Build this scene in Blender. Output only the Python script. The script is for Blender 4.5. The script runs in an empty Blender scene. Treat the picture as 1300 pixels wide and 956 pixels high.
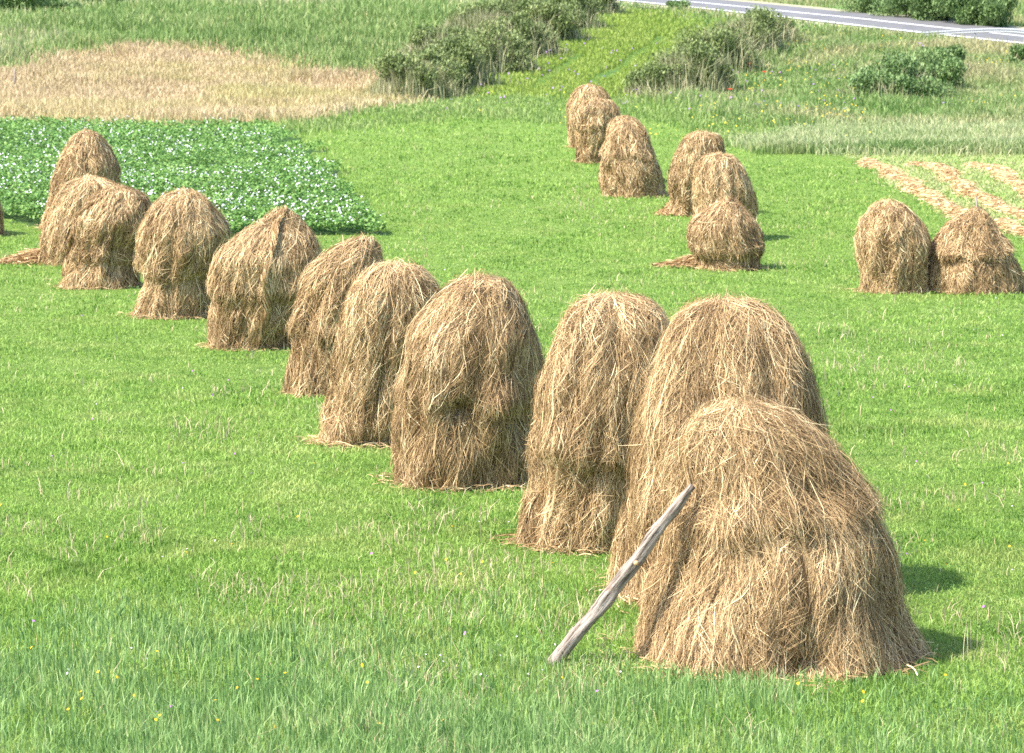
import bpy, math
import numpy as np
R = math.radians
rng = np.random.default_rng(7)
scene = bpy.context.scene
COL = scene.collection

# ------------------------------------------------------------------ camera
F = 3400.0                      # focal length in pixels of the 1300 px wide photograph
TH = math.atan(678 / 3400)      # downward pitch
CAMZ = 3.9
cam_d = bpy.data.cameras.new('camera'); cam = bpy.data.objects.new('camera', cam_d); COL.objects.link(cam)
cam.location = (0, 0, CAMZ); cam.rotation_euler = (math.pi/2 - TH, 0, 0)
cam_d.sensor_width = 36; cam_d.lens = 36 * F / 1300
cam_d.clip_start = 0.5; cam_d.clip_end = 6000
cam_d.dof.use_dof = True; cam_d.dof.focus_distance = 23; cam_d.dof.aperture_fstop = 6.3
scene.camera = cam

# ------------------------------------------------------------------ terrain profile (slope down from the camera, rise beyond the hollow)
def slope_of_row(r): return -np.tan(TH + np.arctan((np.asarray(r, float) - 478) / F))
ctrlY = [-60, 0, 50]; ctrlZ = [5.0, 0.0, -0.0849*50]
for Y, r in [(55,328),(62.6,277),(66,259),(79,210),(95,170),(120,125),(135,82),(150,47),(160,26),(185,0),(230,-27),(300,-60),(500,-110),(1200,-165),(4000,-192)]:
    ctrlY.append(Y); ctrlZ.append(CAMZ + Y*float(slope_of_row(r)))
_ty = np.concatenate([np.arange(-60, 300, 0.25), np.geomspace(300, 4000, 300)])
_tz = np.interp(_ty, ctrlY, ctrlZ)
_n = 1440; _k = np.exp(-0.5*(np.arange(-24, 25)/9.0)**2); _k /= _k.sum()
_sm = np.convolve(np.pad(_tz[:_n], 24, mode='reflect', reflect_type='odd'), _k, 'valid')
_tz[:_n] = np.where((_ty[:_n] > 40) & (_ty[:_n] < 290), _sm, _tz[:_n])

def hash3(ix, iy, iz, s):
    h = (ix.astype(np.int64)*374761393 + iy.astype(np.int64)*668265263 + iz.astype(np.int64)*2147483647 + s*1274126177) & 0xffffffff
    h = ((h ^ (h >> 13)) * 1274126177) & 0xffffffff
    h = ((h ^ (h >> 16)) * 2246822519) & 0xffffffff
    return ((h ^ (h >> 15)) & 0xffffff) / float(0xffffff)
def noise(x, y, z=0.0, s=0):
    x, y, z = np.broadcast_arrays(np.asarray(x, float), np.asarray(y, float), np.asarray(z, float))
    ix, iy, iz = np.floor(x), np.floor(y), np.floor(z)
    fx, fy, fz = x-ix, y-iy, z-iz
    fx = fx*fx*(3-2*fx); fy = fy*fy*(3-2*fy); fz = fz*fz*(3-2*fz)
    o = 0
    for a in (0, 1):
        for b in (0, 1):
            for c in (0, 1):
                w = (fx if a else 1-fx)*(fy if b else 1-fy)*(fz if c else 1-fz)
                o = o + w*hash3(ix+a, iy+b, iz+c, s)
    return o*2-1                # -1..1
def base_z(Y): return np.interp(Y, _ty, _tz)
def ground_z(X, Y):
    X = np.asarray(X, float); Y = np.asarray(Y, float)
    amp = np.clip((Y-40)/80, 0.0, 1)*0.12 + 0.02
    return base_z(Y) + amp*noise(X/5.0, Y/5.0, 0, 3) + 0.012*noise(X/0.7, Y/0.7, 0, 4)
_qy = _ty[_ty > 6]
_qs = (np.interp(_qy, _ty, _tz) - CAMZ)/_qy
_qs = np.maximum.accumulate(_qs)
def px2ground(px, row):
    """pixel of the photograph -> X, Y on the ground"""
    px = np.asarray(px, float); row = np.asarray(row, float)
    yc = -(row-478)/F; dy = math.cos(TH)+yc*math.sin(TH); dz = -math.sin(TH)+yc*math.cos(TH)
    Y = np.interp(dz/dy, _qs + np.arange(len(_qs))*1e-9, _qy)
    return (px-650)/F/dy*Y, Y
def px2plane(px, row, Y):
    yc = -(row-478)/F; dy = math.cos(TH)+yc*math.sin(TH); dz = -math.sin(TH)+yc*math.cos(TH)
    t = Y/dy
    return (px-650)/F*t, CAMZ+dz*t
def inpoly(X, Y, poly):
    X = np.asarray(X, float); Y = np.asarray(Y, float)
    j = np.clip((Y-45)/40, 0.25, 1.3)
    X, Y = X+j*(0.8*noise(X/2.5, Y/4, 0, 200)+0.3*noise(X/0.6, Y/0.9, 0, 201)), Y+j*(1.3*noise(X/3.0, Y/4, 7, 202)+0.5*noise(X/0.7, Y/0.9, 7, 203)); ins = np.zeros(X.shape, bool); n = len(poly)
    for i in range(n):
        x1, y1 = poly[i]; x2, y2 = poly[(i+1) % n]
        if y1 == y2: continue
        c = ((y1 > Y) != (y2 > Y)) & (X < (x2-x1)*(Y-y1)/(y2-y1)+x1)
        ins ^= c
    return ins
def wpoly(pp):
    out = []
    for i in range(len(pp)):
        a = np.array(pp[i], float); b = np.array(pp[(i+1) % len(pp)], float)
        for t in np.linspace(0, 1, 8, endpoint=False):
            p = a+(b-a)*t; x, y = px2ground(p[0], p[1]); out.append((float(x), float(y)))
    return out

# ------------------------------------------------------------------ regions of the land
P_POTATO = wpoly([(-400,160),(0,158),(345,163),(375,190),(418,232),(460,275),(478,300),(300,300),(100,287),(0,281),(-400,268)])
P_DRY    = wpoly([(-400,110),(0,92),(60,76),(130,66),(190,59),(300,65),(400,80),(505,98),(535,124),(490,140),(350,157),(0,155),(-400,158)])
P_CROP   = wpoly([(606,117),(700,60),(768,12),(860,20),(930,34),(905,58),(812,126),(730,128)])
P_MOWN   = wpoly([(1088,200),(1300,198),(1800,200),(1900,420),(1300,305),(1240,292),(1165,245)])
P_BANKG  = wpoly([(985,168),(1090,150),(1800,130),(1800,200),(1088,201),(960,195)])        # pale tall grass above the mown field
P_BANK   = wpoly([(835,122),(905,68),(1000,42),(1090,44),(1300,62),(1800,110),(1800,150),(1080,160),(960,160)])
P_REED   = wpoly([(-400,80),(0,92),(60,76),(130,66),(190,59),(300,65),(400,83),(495,104),(560,60),(640,10),(700,-20),(-400,-20)])
P_TALL   = wpoly([(350,158),(470,136),(515,124),(606,117),(730,128),(835,122),(960,158),(985,168),(955,190),(900,170),(800,150),(720,160),(600,150),(480,165),(370,172)])

P_PALE1 = wpoly([(-400,30),(0,28),(60,16),(100,12),(160,18),(250,6),(380,14),(480,8),(620,14),(660,-25),(-400,-25)])
P_PALE2 = wpoly([(-400,84),(0,88),(50,74),(105,56),(60,34),(0,44),(-400,44)])
ROADC = []
for p in [(-100,-62),(300,-38),(600,-18),(821,0),(949,12),(1060,25),(1150,34),(1300,49),(1600,82)]:
    x, y = px2ground(*p); ROADC.append((float(x), float(y)))
ROADC = np.array(ROADC)
def resample(P, step):
    d = np.concatenate([[0], np.cumsum(np.linalg.norm(np.diff(P, axis=0), axis=1))])
    t = np.arange(0, d[-1], step)
    Q = np.stack([np.interp(t, d, P[:, i]) for i in range(P.shape[1])], 1)
    k = max(1, int(8/step)); K = np.ones(2*k+1)/(2*k+1)
    for i in range(Q.shape[1]):
        Q[:, i] = np.convolve(np.pad(Q[:, i], k, mode='reflect', reflect_type='odd'), K, 'valid')
    return Q
ROADC = resample(ROADC, 1.0)
_rt = np.gradient(ROADC, axis=0); _rt /= np.linalg.norm(_rt, axis=1)[:, None]
_rn = np.stack([-_rt[:, 1], _rt[:, 0]], 1)      # to the left of travel (travel is towards the right front)
def road_dist(X, Y):
    X = np.asarray(X).ravel(); Y = np.asarray(Y).ravel(); out = np.full(len(X), 1e9)
    for i in range(0, len(ROADC), 2):
        out = np.minimum(out, (X-ROADC[i, 0])**2+(Y-ROADC[i, 1])**2)
    return np.sqrt(out)

# ------------------------------------------------------------------ mesh helpers
def tag(o, label=None, cat=None, group=None, kind=None):
    if label: o['label'] = label
    if cat: o['category'] = cat
    if group: o['group'] = group
    if kind: o['kind'] = kind
    return o
def empty(name, loc, label, cat, group=None):
    o = bpy.data.objects.new(name, None); COL.objects.link(o); o.location = loc; o.empty_display_size = 0.3
    return tag(o, label, cat, group)
def mesh_obj(name, V, faces, mats, parent=None, tone=None, smooth=False, fmat=None, origin=None):
    """faces: list of int arrays (n,k)"""
    V = np.asarray(V, np.float32)
    if origin is not None: V = V - np.asarray(origin, np.float32)
    me = bpy.data.meshes.new(name)
    me.vertices.add(len(V)); me.vertices.foreach_set('co', V.ravel())
    faces = [np.asarray(f, np.int32) for f in faces if len(f)]
    li = np.concatenate([f.ravel() for f in faces]); tot = np.concatenate([np.full(len(f), f.shape[1], np.int32) for f in faces])
    st = np.concatenate([[0], np.cumsum(tot)[:-1]]).astype(np.int32)
    me.loops.add(len(li)); me.loops.foreach_set('vertex_index', li)
    me.polygons.add(len(tot)); me.polygons.foreach_set('loop_start', st)
    try: me.polygons.foreach_set('loop_total', tot)
    except Exception: pass
    if fmat is not None: me.polygons.foreach_set('material_index', np.asarray(fmat, np.int32))
    me.polygons.foreach_set('use_smooth', np.full(len(tot), smooth))
    if tone is not None:
        a = me.attributes.new('tone', 'FLOAT', 'POINT'); a.data.foreach_set('value', np.asarray(tone, np.float32))
    me.update(calc_edges=True)
    for m in (mats if isinstance(mats, (list, tuple)) else [mats]): me.materials.append(m)
    o = bpy.data.objects.new(name, me); COL.objects.link(o)
    if parent is not None: o.parent = parent
    elif origin is not None: o.location = origin
    return o

# ------------------------------------------------------------------ materials
def new_mat(name):
    m = bpy.data.materials.new(name); m.use_nodes = True; nt = m.node_tree; nt.nodes.clear(); return m, nt
def ramp(nt, fac, stops, interp='LINEAR'):
    n = nt.nodes.new('ShaderNodeValToRGB'); cr = n.color_ramp; cr.interpolation = interp
    while len(cr.elements) < len(stops): cr.elements.new(0.5)
    for e, (p, c) in zip(cr.elements, stops): e.position = p; e.color = (*c, 1)
    nt.links.new(fac, n.inputs[0]); return n.outputs[0]
def noise_node(nt, scale, detail=3, rough=0.6, stretch=None, dist=0.0):
    tc = nt.nodes.new('ShaderNodeNewGeometry'); out = tc.outputs['Position']
    if stretch:
        mp = nt.nodes.new('ShaderNodeMapping'); mp.inputs['Scale'].default_value = stretch; nt.links.new(out, mp.inputs[0]); out = mp.outputs[0]
    n = nt.nodes.new('ShaderNodeTexNoise'); n.inputs['Scale'].default_value = scale; n.inputs['Detail'].default_value = detail
    n.inputs['Roughness'].default_value = rough; n.inputs['Distortion'].default_value = dist
    nt.links.new(out, n.inputs['Vector']); return n.outputs[0]
def math_node(nt, op, a, b, clamp=False):
    n = nt.nodes.new('ShaderNodeMath'); n.operation = op; n.use_clamp = clamp
    for i, v in enumerate((a, b)):
        if isinstance(v, (int, float)): n.inputs[i].default_value = v
        else: nt.links.new(v, n.inputs[i])
    return n.outputs[0]
def mixc(nt, fac, a, b):
    n = nt.nodes.new('ShaderNodeMix'); n.data_type = 'RGBA'
    if isinstance(fac, (int, float)): n.inputs[0].default_value = fac
    else: nt.links.new(fac, n.inputs[0])
    for i, v in ((6, a), (7, b)):
        if isinstance(v, tuple): n.inputs[i].default_value = (*v, 1)
        else: nt.links.new(v, n.inputs[i])
    return n.outputs[2]
def finish(nt, col, rough=0.7, spec=0.25, trans=0.0, bump=None, bdist=0.02, tcol=None):
    p = nt.nodes.new('ShaderNodeBsdfPrincipled'); out = nt.nodes.new('ShaderNodeOutputMaterial')
    if isinstance(col, tuple): p.inputs['Base Color'].default_value = (*col, 1)
    else: nt.links.new(col, p.inputs['Base Color'])
    p.inputs['Roughness'].default_value = rough; p.inputs['Specular IOR Level'].default_value = spec
    if bump is not None:
        b = nt.nodes.new('ShaderNodeBump'); b.inputs['Distance'].default_value = bdist; nt.links.new(bump, b.inputs['Height'])
        nt.links.new(b.outputs[0], p.inputs['Normal'])
    if trans > 0:
        t = nt.nodes.new('ShaderNodeBsdfTranslucent'); mx = nt.nodes.new('ShaderNodeMixShader'); mx.inputs[0].default_value = trans
        src = col if tcol is None else tcol
        if isinstance(src, tuple): t.inputs[0].default_value = (*src, 1)
        else: nt.links.new(src, t.inputs[0])
        nt.links.new(p.outputs[0], mx.inputs[1]); nt.links.new(t.outputs[0], mx.inputs[2]); nt.links.new(mx.outputs[0], out.inputs[0])
    else: nt.links.new(p.outputs[0], out.inputs[0])
def tone_attr(nt):
    a = nt.nodes.new('ShaderNodeAttribute'); a.attribute_name = 'tone'; return a.outputs['Fac']
def plain_mat(name, col, rough=0.7, spec=0.3, trans=0):
    m, nt = new_mat(name); n = noise_node(nt, 6, 4)
    c = mixc(nt, n, tuple(v*0.85 for v in col), tuple(min(1, v*1.12) for v in col)); finish(nt, c, rough, spec, trans); return m
def blade_mat(name, stops, pscale=0.5, pamt=0.45, patch=None, trans=0.3, pstretch=None, plo=.52, phi=.72):
    """stops: colour by tone; the world-space noise shifts the tone so that patches differ"""
    m, nt = new_mat(name)
    t = tone_attr(nt); n = noise_node(nt, pscale, 4, 0.6, pstretch)
    s = math_node(nt, 'MULTIPLY', math_node(nt, 'SUBTRACT', n, 0.5), pamt*2)
    fac = math_node(nt, 'ADD', t, s, True)
    c = ramp(nt, fac, stops)
    if patch:
        n2 = noise_node(nt, pscale*0.7, 4, 0.65, pstretch, 0.5)
        f = ramp(nt, n2, [(plo, (0, 0, 0)), (phi, (1, 1, 1))]); c = mixc(nt, f, c, patch)
    finish(nt, c, 0.55, 0.25, trans); return m
def ground_mat(name, a, b, c, scale=2.0):
    m, nt = new_mat(name)
    n = noise_node(nt, scale, 8, 0.7); n2 = noise_node(nt, scale*0.12, 4, 0.6); n3 = noise_node(nt, scale*14, 4, 0.7)
    col = ramp(nt, n, [(0.3, a), (0.5, b), (0.7, c)]); col = mixc(nt, ramp(nt, n2, [(0.4, (0, 0, 0)), (0.65, (.7, .7, .7))]), col, b)
    finish(nt, col, 0.9, 0.1, 0, n3, 0.05); return m

G_DARK = (0.067, 0.153, 0.021); G_MID = (0.160, 0.289, 0.052); G_LITE = (0.288, 0.425, 0.097); G_YEL = (0.393, 0.468, 0.164)
M_GRASS = blade_mat('meadow grass blades', [(0.0, G_DARK), (0.22, (0.148, 0.272, 0.044)), (0.5, (0.244, 0.380, 0.070)), (0.8, G_LITE), (1.0, G_YEL)], 1.3, 0.55, patch=(0.382, 0.426, 0.132), trans=0.35, plo=.50, phi=.72)
M_BLUE = blade_mat('tall bluish grass blades', [(0.0, (0.073, 0.165, 0.041)), (0.4, (0.185, 0.320, 0.093)), (0.75, (0.308, 0.435, 0.155)), (1, (0.463, 0.526, 0.248))], 1.8, 0.5, trans=0.3)
M_CLOVER = blade_mat('clover leaves', [(0.0, (0.047, 0.117, 0.015)), (0.45, (0.110, 0.219, 0.034)), (1, (0.197, 0.321, 0.068))], 1.5, 0.4, trans=0.25)
M_STRAWY = blade_mat('dead grass stalks', [(0.0, (0.34, 0.27, 0.14)), (0.5, (0.52, 0.43, 0.25)), (1, (0.68, 0.60, 0.40))], 1, 0.2, trans=0.2)
M_DRY = blade_mat('dry golden grass', [(0.0, (0.313, 0.267, 0.120)), (0.3, (0.432, 0.340, 0.184)), (0.65, (0.552, 0.423, 0.258)), (1, (0.644, 0.515, 0.350))], 0.16, 0.35, patch=(0.442, 0.386, 0.175), trans=0.25, plo=.46, phi=.66)
M_REED = blade_mat('green tall weeds', [(0.0, (0.091, 0.151, 0.040)), (0.4, (0.170, 0.262, 0.071)), (0.75, (0.274, 0.353, 0.123)), (1, (0.456, 0.423, 0.194))], 0.12, 0.35, trans=0.3)
M_WEEDP = blade_mat('pale weeds', [(0.0, (0.16, 0.22, 0.08)), (0.4, (0.30, 0.33, 0.15)), (0.75, (0.44, 0.40, 0.22)), (1, (0.56, 0.48, 0.30))], 0.2, 0.4, trans=0.3)
M_CROP = blade_mat('young crop blades', [(0.0, (0.184, 0.276, 0.040)), (0.5, (0.291, 0.386, 0.072)), (1, (0.410, 0.459, 0.128))], 0.2, 0.3, trans=0.35)
M_BANK = blade_mat('bank grass', [(0.0, (0.079, 0.151, 0.034)), (0.35, (0.158, 0.260, 0.064)), (0.7, (0.264, 0.336, 0.119)), (1, (0.405, 0.386, 0.204))], 0.16, 0.45, patch=(0.405, 0.370, 0.187), trans=0.3, plo=.48, phi=.64)
M_PALE = blade_mat('pale seeding grass', [(0.0, (0.162, 0.238, 0.076)), (0.3, (0.288, 0.361, 0.145)), (0.65, (0.405, 0.422, 0.212)), (1, (0.522, 0.484, 0.289))], 0.2, 0.4, trans=0.3)
M_TALL = blade_mat('soft pale green grass', [(0.0, (0.131, 0.216, 0.049)), (0.4, (0.206, 0.302, 0.077)), (0.8, (0.309, 0.380, 0.133)), (1, (0.421, 0.415, 0.182))], 0.2, 0.4, trans=0.3)
M_STUB = blade_mat('mown stubble', [(0.0, (0.170, 0.290, 0.056)), (0.4, (0.289, 0.370, 0.112)), (0.75, (0.425, 0.414, 0.200)), (1, (0.527, 0.475, 0.264))], 0.35, 0.5, trans=0.2)
M_POT = blade_mat('potato leaves', [(0.0, (0.045, 0.118, 0.020)), (0.4, (0.108, 0.229, 0.043)), (0.8, (0.179, 0.314, 0.070)), (1, (0.270, 0.381, 0.117))], 0.4, 0.3, trans=0.2)
M_HAY = None
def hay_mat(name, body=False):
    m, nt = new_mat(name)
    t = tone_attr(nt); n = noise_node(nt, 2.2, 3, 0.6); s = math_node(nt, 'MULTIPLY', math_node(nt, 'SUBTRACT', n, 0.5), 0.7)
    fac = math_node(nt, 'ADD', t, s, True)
    if body: c = ramp(nt, fac, [(0.0, (0.069, 0.042, 0.020)), (0.5, (0.115, 0.069, 0.034)), (1, (0.184, 0.116, 0.060))])  # stack core: shade of the gaps between strands painted in as darker hay
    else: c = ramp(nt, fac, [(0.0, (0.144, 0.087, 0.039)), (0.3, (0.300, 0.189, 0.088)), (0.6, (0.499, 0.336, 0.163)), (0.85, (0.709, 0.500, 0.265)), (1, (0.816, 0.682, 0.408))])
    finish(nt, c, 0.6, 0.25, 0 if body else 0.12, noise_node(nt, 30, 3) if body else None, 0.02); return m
M_HAY = hay_mat('dry hay'); M_HAYSHADE = hay_mat('inner hay with painted shade', True)
M_BUSH = blade_mat('shrub leaves', [(0.0, (0.059, 0.096, 0.025)), (0.4, (0.126, 0.175, 0.052)), (0.75, (0.220, 0.273, 0.091)), (1, (0.355, 0.352, 0.149))], 0.5, 0.35, trans=0.2)
M_BUSHG = blade_mat('green shrub leaves', [(0.0, (0.052, 0.103, 0.027)), (0.4, (0.111, 0.189, 0.058)), (0.75, (0.189, 0.283, 0.094)), (1, (0.283, 0.361, 0.148))], 0.5, 0.35, trans=0.2)
M_WEED = blade_mat('dry weed stems', [(0.0, (0.15, 0.19, 0.07)), (0.5, (0.29, 0.29, 0.14)), (1, (0.52, 0.46, 0.29))], 0.5, 0.3, trans=0.15)
M_STEM = plain_mat('woody stems', (0.14, 0.10, 0.06))

# ------------------------------------------------------------------ ground sheets
def build_ground():
    ys = np.concatenate([-np.geomspace(500, 8, 10), np.arange(-6, 50, 0.5), np.arange(50, 235, 0.45), np.geomspace(236, 4000, 40)])
    xh = np.concatenate([np.arange(0, 52, 0.45), np.geomspace(53, 3000, 28)]); xs = np.concatenate([-xh[:0:-1], xh])
    nx, ny = len(xs), len(ys); XX, YY = np.meshgrid(xs, ys)
    ZZ = ground_z(XX, YY)
    V = np.stack([XX.ravel(), YY.ravel(), ZZ.ravel()], 1)
    i = np.arange((ny-1)*(nx-1)); r = i//(nx-1); c = i % (nx-1); a = r*nx+c
    Fq = np.stack([a, a+1, a+nx+1, a+nx], 1)
    cx = V[Fq][:, :, 0].mean(1); cy = V[Fq][:, :, 1].mean(1)
    reg = np.zeros(len(Fq), int)
    reg[cy > 128] = 1
    reg[inpoly(cx, cy, P_BANK) | inpoly(cx, cy, P_REED)] = 1
    reg[inpoly(cx, cy, P_POTATO)] = 2; reg[inpoly(cx, cy, P_DRY)] = 3; reg[inpoly(cx, cy, P_CROP)] = 4; reg[inpoly(cx, cy, P_MOWN)] = 5
    names = [('meadow_ground', 'green meadow ground with short grass under the haystacks', ground_mat('meadow turf', (0.07, 0.14, 0.025), (0.15, 0.24, 0.045), (0.22, 0.29, 0.08), 3)),
             ('hillside', 'grassy hillside rising behind the fields', ground_mat('hillside turf', (0.06, 0.14, 0.03), (0.12, 0.23, 0.05), (0.28, 0.30, 0.12), 0.6)),
             ('potato_field', 'dark soil of the potato field', ground_mat('field soil', (0.07, 0.10, 0.035), (0.05, 0.11, 0.03), (0.10, 0.13, 0.05), 3)),
             ('dry_grass_field', 'golden dry grass field', ground_mat('dry turf', (0.22, 0.22, 0.09), (0.35, 0.28, 0.14), (0.42, 0.33, 0.19), 1)),
             ('crop_field', 'bright green young crop field below the road', ground_mat('crop soil', (0.05, 0.10, 0.02), (0.07, 0.14, 0.03), (0.10, 0.17, 0.035), 1)),
             ('mown_field', 'pale freshly mown field at the right', ground_mat('mown turf', (0.17, 0.27, 0.06), (0.26, 0.32, 0.11), (0.36, 0.35, 0.17), 1.5))]
    for k, (nm, lb, m) in enumerate(names):
        f = Fq[reg == k]
        if not len(f): continue
        u, inv = np.unique(f.ravel(), return_inverse=True)
        o = mesh_obj(nm, V[u], [inv.reshape(-1, 4)], m, smooth=True); tag(o, lb, kind='structure')
build_ground()

# ------------------------------------------------------------------ blades
def blades(name, X, Y, h, w, mat, lean=0.25, tone=None, label=None, droop=0.25, zoff=0.0, parent=None, Z=None, kind='stuff', cat=None, origin=None, seg2=True):
    n = len(X); Z = ground_z(X, Y)+zoff if Z is None else Z
    a = rng.uniform(0, 2*np.pi, n); ln = np.abs(rng.normal(0, lean, n)); d = np.stack([np.cos(a), np.sin(a)], 1)*(ln*h)[:, None]
    b = rng.uniform(-0.9, 0.9, n); wx = np.cos(b)*w/2; wy = np.sin(b)*w/2
    base = np.stack([X, Y, Z-0.01], 1)
    mid = base + np.stack([d[:, 0]*0.35, d[:, 1]*0.35, h*0.55], 1)
    tip = base + np.stack([d[:, 0]*(1+droop), d[:, 1]*(1+droop), h*(1-droop*np.minimum(ln, 1))], 1)
    W = np.stack([wx, wy, np.zeros(n)], 1)
    V = np.stack([base-W*0.8, base+W*0.8, mid+W, mid-W, tip], 1).reshape(-1, 3)
    i = np.arange(n)*5
    q = np.stack([i, i+1, i+2, i+3], 1); t = np.stack([i+3, i+2, i+4], 1)
    tone = rng.beta(2.2, 2.2, n) if tone is None else tone
    o = mesh_obj(name, V, [q, t], mat, tone=np.repeat(tone, 5), parent=parent, origin=origin)
    if kind: tag(o, label, cat, kind=kind)
    return o
def sample_px(n, x0, x1, r0, r1, poly=None, excl=None):
    X, Y = px2ground(rng.uniform(x0, x1, n), rng.uniform(r0, r1, n))
    if poly is not None:
        k = inpoly(X, Y, poly); X, Y = X[k], Y[k]
    if excl:
        for e in excl:
            k = ~inpoly(X, Y, e); X, Y = X[k], Y[k]
    return X, Y
PXM = F*1024/1300            # render pixels per metre at 1 m
def wmin(Y, px): return px*Y/PXM

# ------------------------------------------------------------------ haystacks
STACK_FOOT = []
def make_stack(rows, base, label, k=1.0, ky=0.95, tier=None, seed=0, name='haystack', group=None, twist=None, shag=1.0, tail=None, holes=(), yoff=0.0, tonesh=0.0, Yfix=None):
    """rows: (row, left, right) silhouette of the stack, top first; base: row where its foot meets the grass in front"""
    r = np.random.default_rng(100+seed)
    xm = (rows[-1][1]+rows[-1][2])/2
    _, Yf = px2ground(xm, base); Yf = float(Yf)
    rad = (rows[-1][2]-rows[-1][1])/2/F*Yf
    Yc = (Yf+rad*0.75*ky+yoff) if Yfix is None else Yfix
    pts = []
    for (py, l, rr) in rows:
        xl, z = px2plane(l, py, Yc); xr, _ = px2plane(rr, py, Yc); pts.append((z, (xl+xr)/2, (xr-xl)/2))
    zt, ct, rt = pts[0]
    gz = float(ground_z(pts[-1][1], Yc))
    def adj(p):
        wgt = np.clip((p[0]-gz)/max(zt-gz, .1)*2-0.6, 0, 1); return (p[0]-wgt*(0.115*ky*p[2]*0.8+0.03), p[1], p[2])
    zt -= 0.115*ky*rt*0.5+0.045
    pts = [pts[0]]+[adj(p) for p in pts[1:]]
    pts = [(zt+0.0, ct, 0.01), (zt-0.10*rt-0.01, ct, rt*0.6)] + [p for p in pts[1:] if p[0] > gz+0.12] + [(gz-0.06, pts[-1][1], pts[-1][2])]
    P = np.array(pts); d = np.concatenate([[0], np.cumsum(np.hypot(np.diff(P[:, 0]), np.diff(P[:, 2])))]); L = d[-1]
    NV = 90; s = np.linspace(0, L, NV); T = np.stack([np.interp(s, d, P[:, i]) for i in range(3)], 1)
    K = np.array([1, 2, 3, 2, 1.])/9
    for _ in range(2):
        for i in range(3):
            T[:, i] = np.convolve(np.pad(T[:, i], 2, mode='reflect' if i == 2 else 'edge', reflect_type='odd') if i == 2 else np.pad(T[:, i], 2, mode='reflect', reflect_type='odd'), K, 'valid')
    T[0, 2] = 0.005; T[:, 2] = np.maximum(T[:, 2], 0.005)
    zt = T[0, 0]; H = zt-gz; root = (float(T[-1, 1]), float(Yc), gz)
    ztier = None if tier is None else float(px2plane(xm, tier, Yc)[1])
    sd = seed*7.31; tonesh = tonesh+0.06*math.sin(seed*2.7)
    HO = []
    for (hx, hy, hw, hh, hd) in holes:
        X_, Z_ = px2plane(hx, hy, Yc-0.4); rx_ = np.interp(-Z_, -T[:, 0], T[:, 2]); cx_ = np.interp(-Z_, -T[:, 0], T[:, 1])
        HO.append((-float(np.arccos(np.clip((X_-cx_)/rx_, -.98, .98))), float(Z_), hw, hh, hd))
    def wob(x0, y0): return 0.16*noise(x0*1.6, y0*1.6, 0.5, seed+3)+0.05*noise(x0*6, y0*6, 0.5, seed+4)
    def surf(phi, v, cap=False):
        ss = np.clip(v, 0, 1)*(NV-1)
        i0 = np.clip(ss.astype(int), 0, NV-2); f = ss-i0
        g = lambda c: T[i0, c]*(1-f)+T[i0+1, c]*f
        z, cx, rx = g(0), g(1), g(2)
        ex = 0
        hgt = (zt-z)/H
        w = np.clip(rx/0.35, 0, 1)
        x0 = np.cos(phi)*0.9; y0 = np.sin(phi)*0.9
        n1 = noise(x0*1.7+sd, y0*1.7, z*1.3, seed); n2 = 1-np.abs(noise(x0*4.8+sd, y0*4.8, z*0.9, seed+5))*2; n3 = noise(x0*9+sd, y0*9, z*4, seed+9)
        n4 = noise(x0*4+sd, y0*4, z*3.2, seed+14)
        ex = (-0.065 + 0.07*n1 + 0.058*n2*np.clip(hgt*1.5, 0.1, 1) + 0.03*n3 + 0.05*n4)*w*min(1, H/1.6)
        for (hp, hz, hw, hh, hd) in HO: ex = ex - hd*np.exp(-(((phi-hp+np.pi) % (2*np.pi)-np.pi)*rx/hw)**2-((z-hz)/hh)**2)
        if ztier is not None:
            zz = z + wob(x0, y0)
            tm = np.clip(0.5+1.1*noise(x0*1.9+3, y0*1.9, 0.5, seed+6), 0.4, 1)
            below = ztier-zz
            ex = ex + (0 if cap else 1)*tm*np.where(below > 0, -0.125*np.exp(-np.maximum(below, 0)/0.22)*np.clip(below/0.05, 0, 1), 0.0)+tm*0.045*np.exp(-(below/0.12)**2)*((below < 0.06) | cap)
        ry = ky*rx
        return np.stack([cx+np.cos(phi)*(rx+ex), Yc+np.sin(phi)*(ry+ex), z+ex*np.clip(1-rx/0.3, 0, 1)*0.5], -1)
    def frame(phi, v, cap=False):
        e = 0.01
        vv = np.clip(v, 0, 1-e)
        p = surf(phi, vv, cap); pu = surf(phi+e, vv, cap)-p; pv = surf(phi, vv+e, cap)-p
        n = np.cross(pv, pu); n /= (np.linalg.norm(n, axis=-1, keepdims=True)+1e-9)
        out = np.stack([np.cos(phi), np.sin(phi), np.zeros_like(phi)+0.3], -1)
        sgn = np.sign((n*out).sum(-1, keepdims=True)); n = n*np.where(sgn == 0, 1, sgn)
        return p, n
    Yd = Yc; pxm = PXM/Yd
    parent = None
    if ztier is not None or twist or tail or name == 'x':
        parent = empty('haystack', root, label, 'haystack', group)
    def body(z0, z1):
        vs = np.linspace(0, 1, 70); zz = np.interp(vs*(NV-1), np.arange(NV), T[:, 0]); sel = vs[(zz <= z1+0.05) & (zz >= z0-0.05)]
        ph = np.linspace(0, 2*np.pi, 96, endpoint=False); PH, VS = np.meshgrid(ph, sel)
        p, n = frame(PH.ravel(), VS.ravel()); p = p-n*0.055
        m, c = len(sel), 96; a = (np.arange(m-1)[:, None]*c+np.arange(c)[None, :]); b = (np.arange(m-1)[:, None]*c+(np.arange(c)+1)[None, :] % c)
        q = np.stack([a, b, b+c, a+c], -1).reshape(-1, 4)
        return p, q
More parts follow.
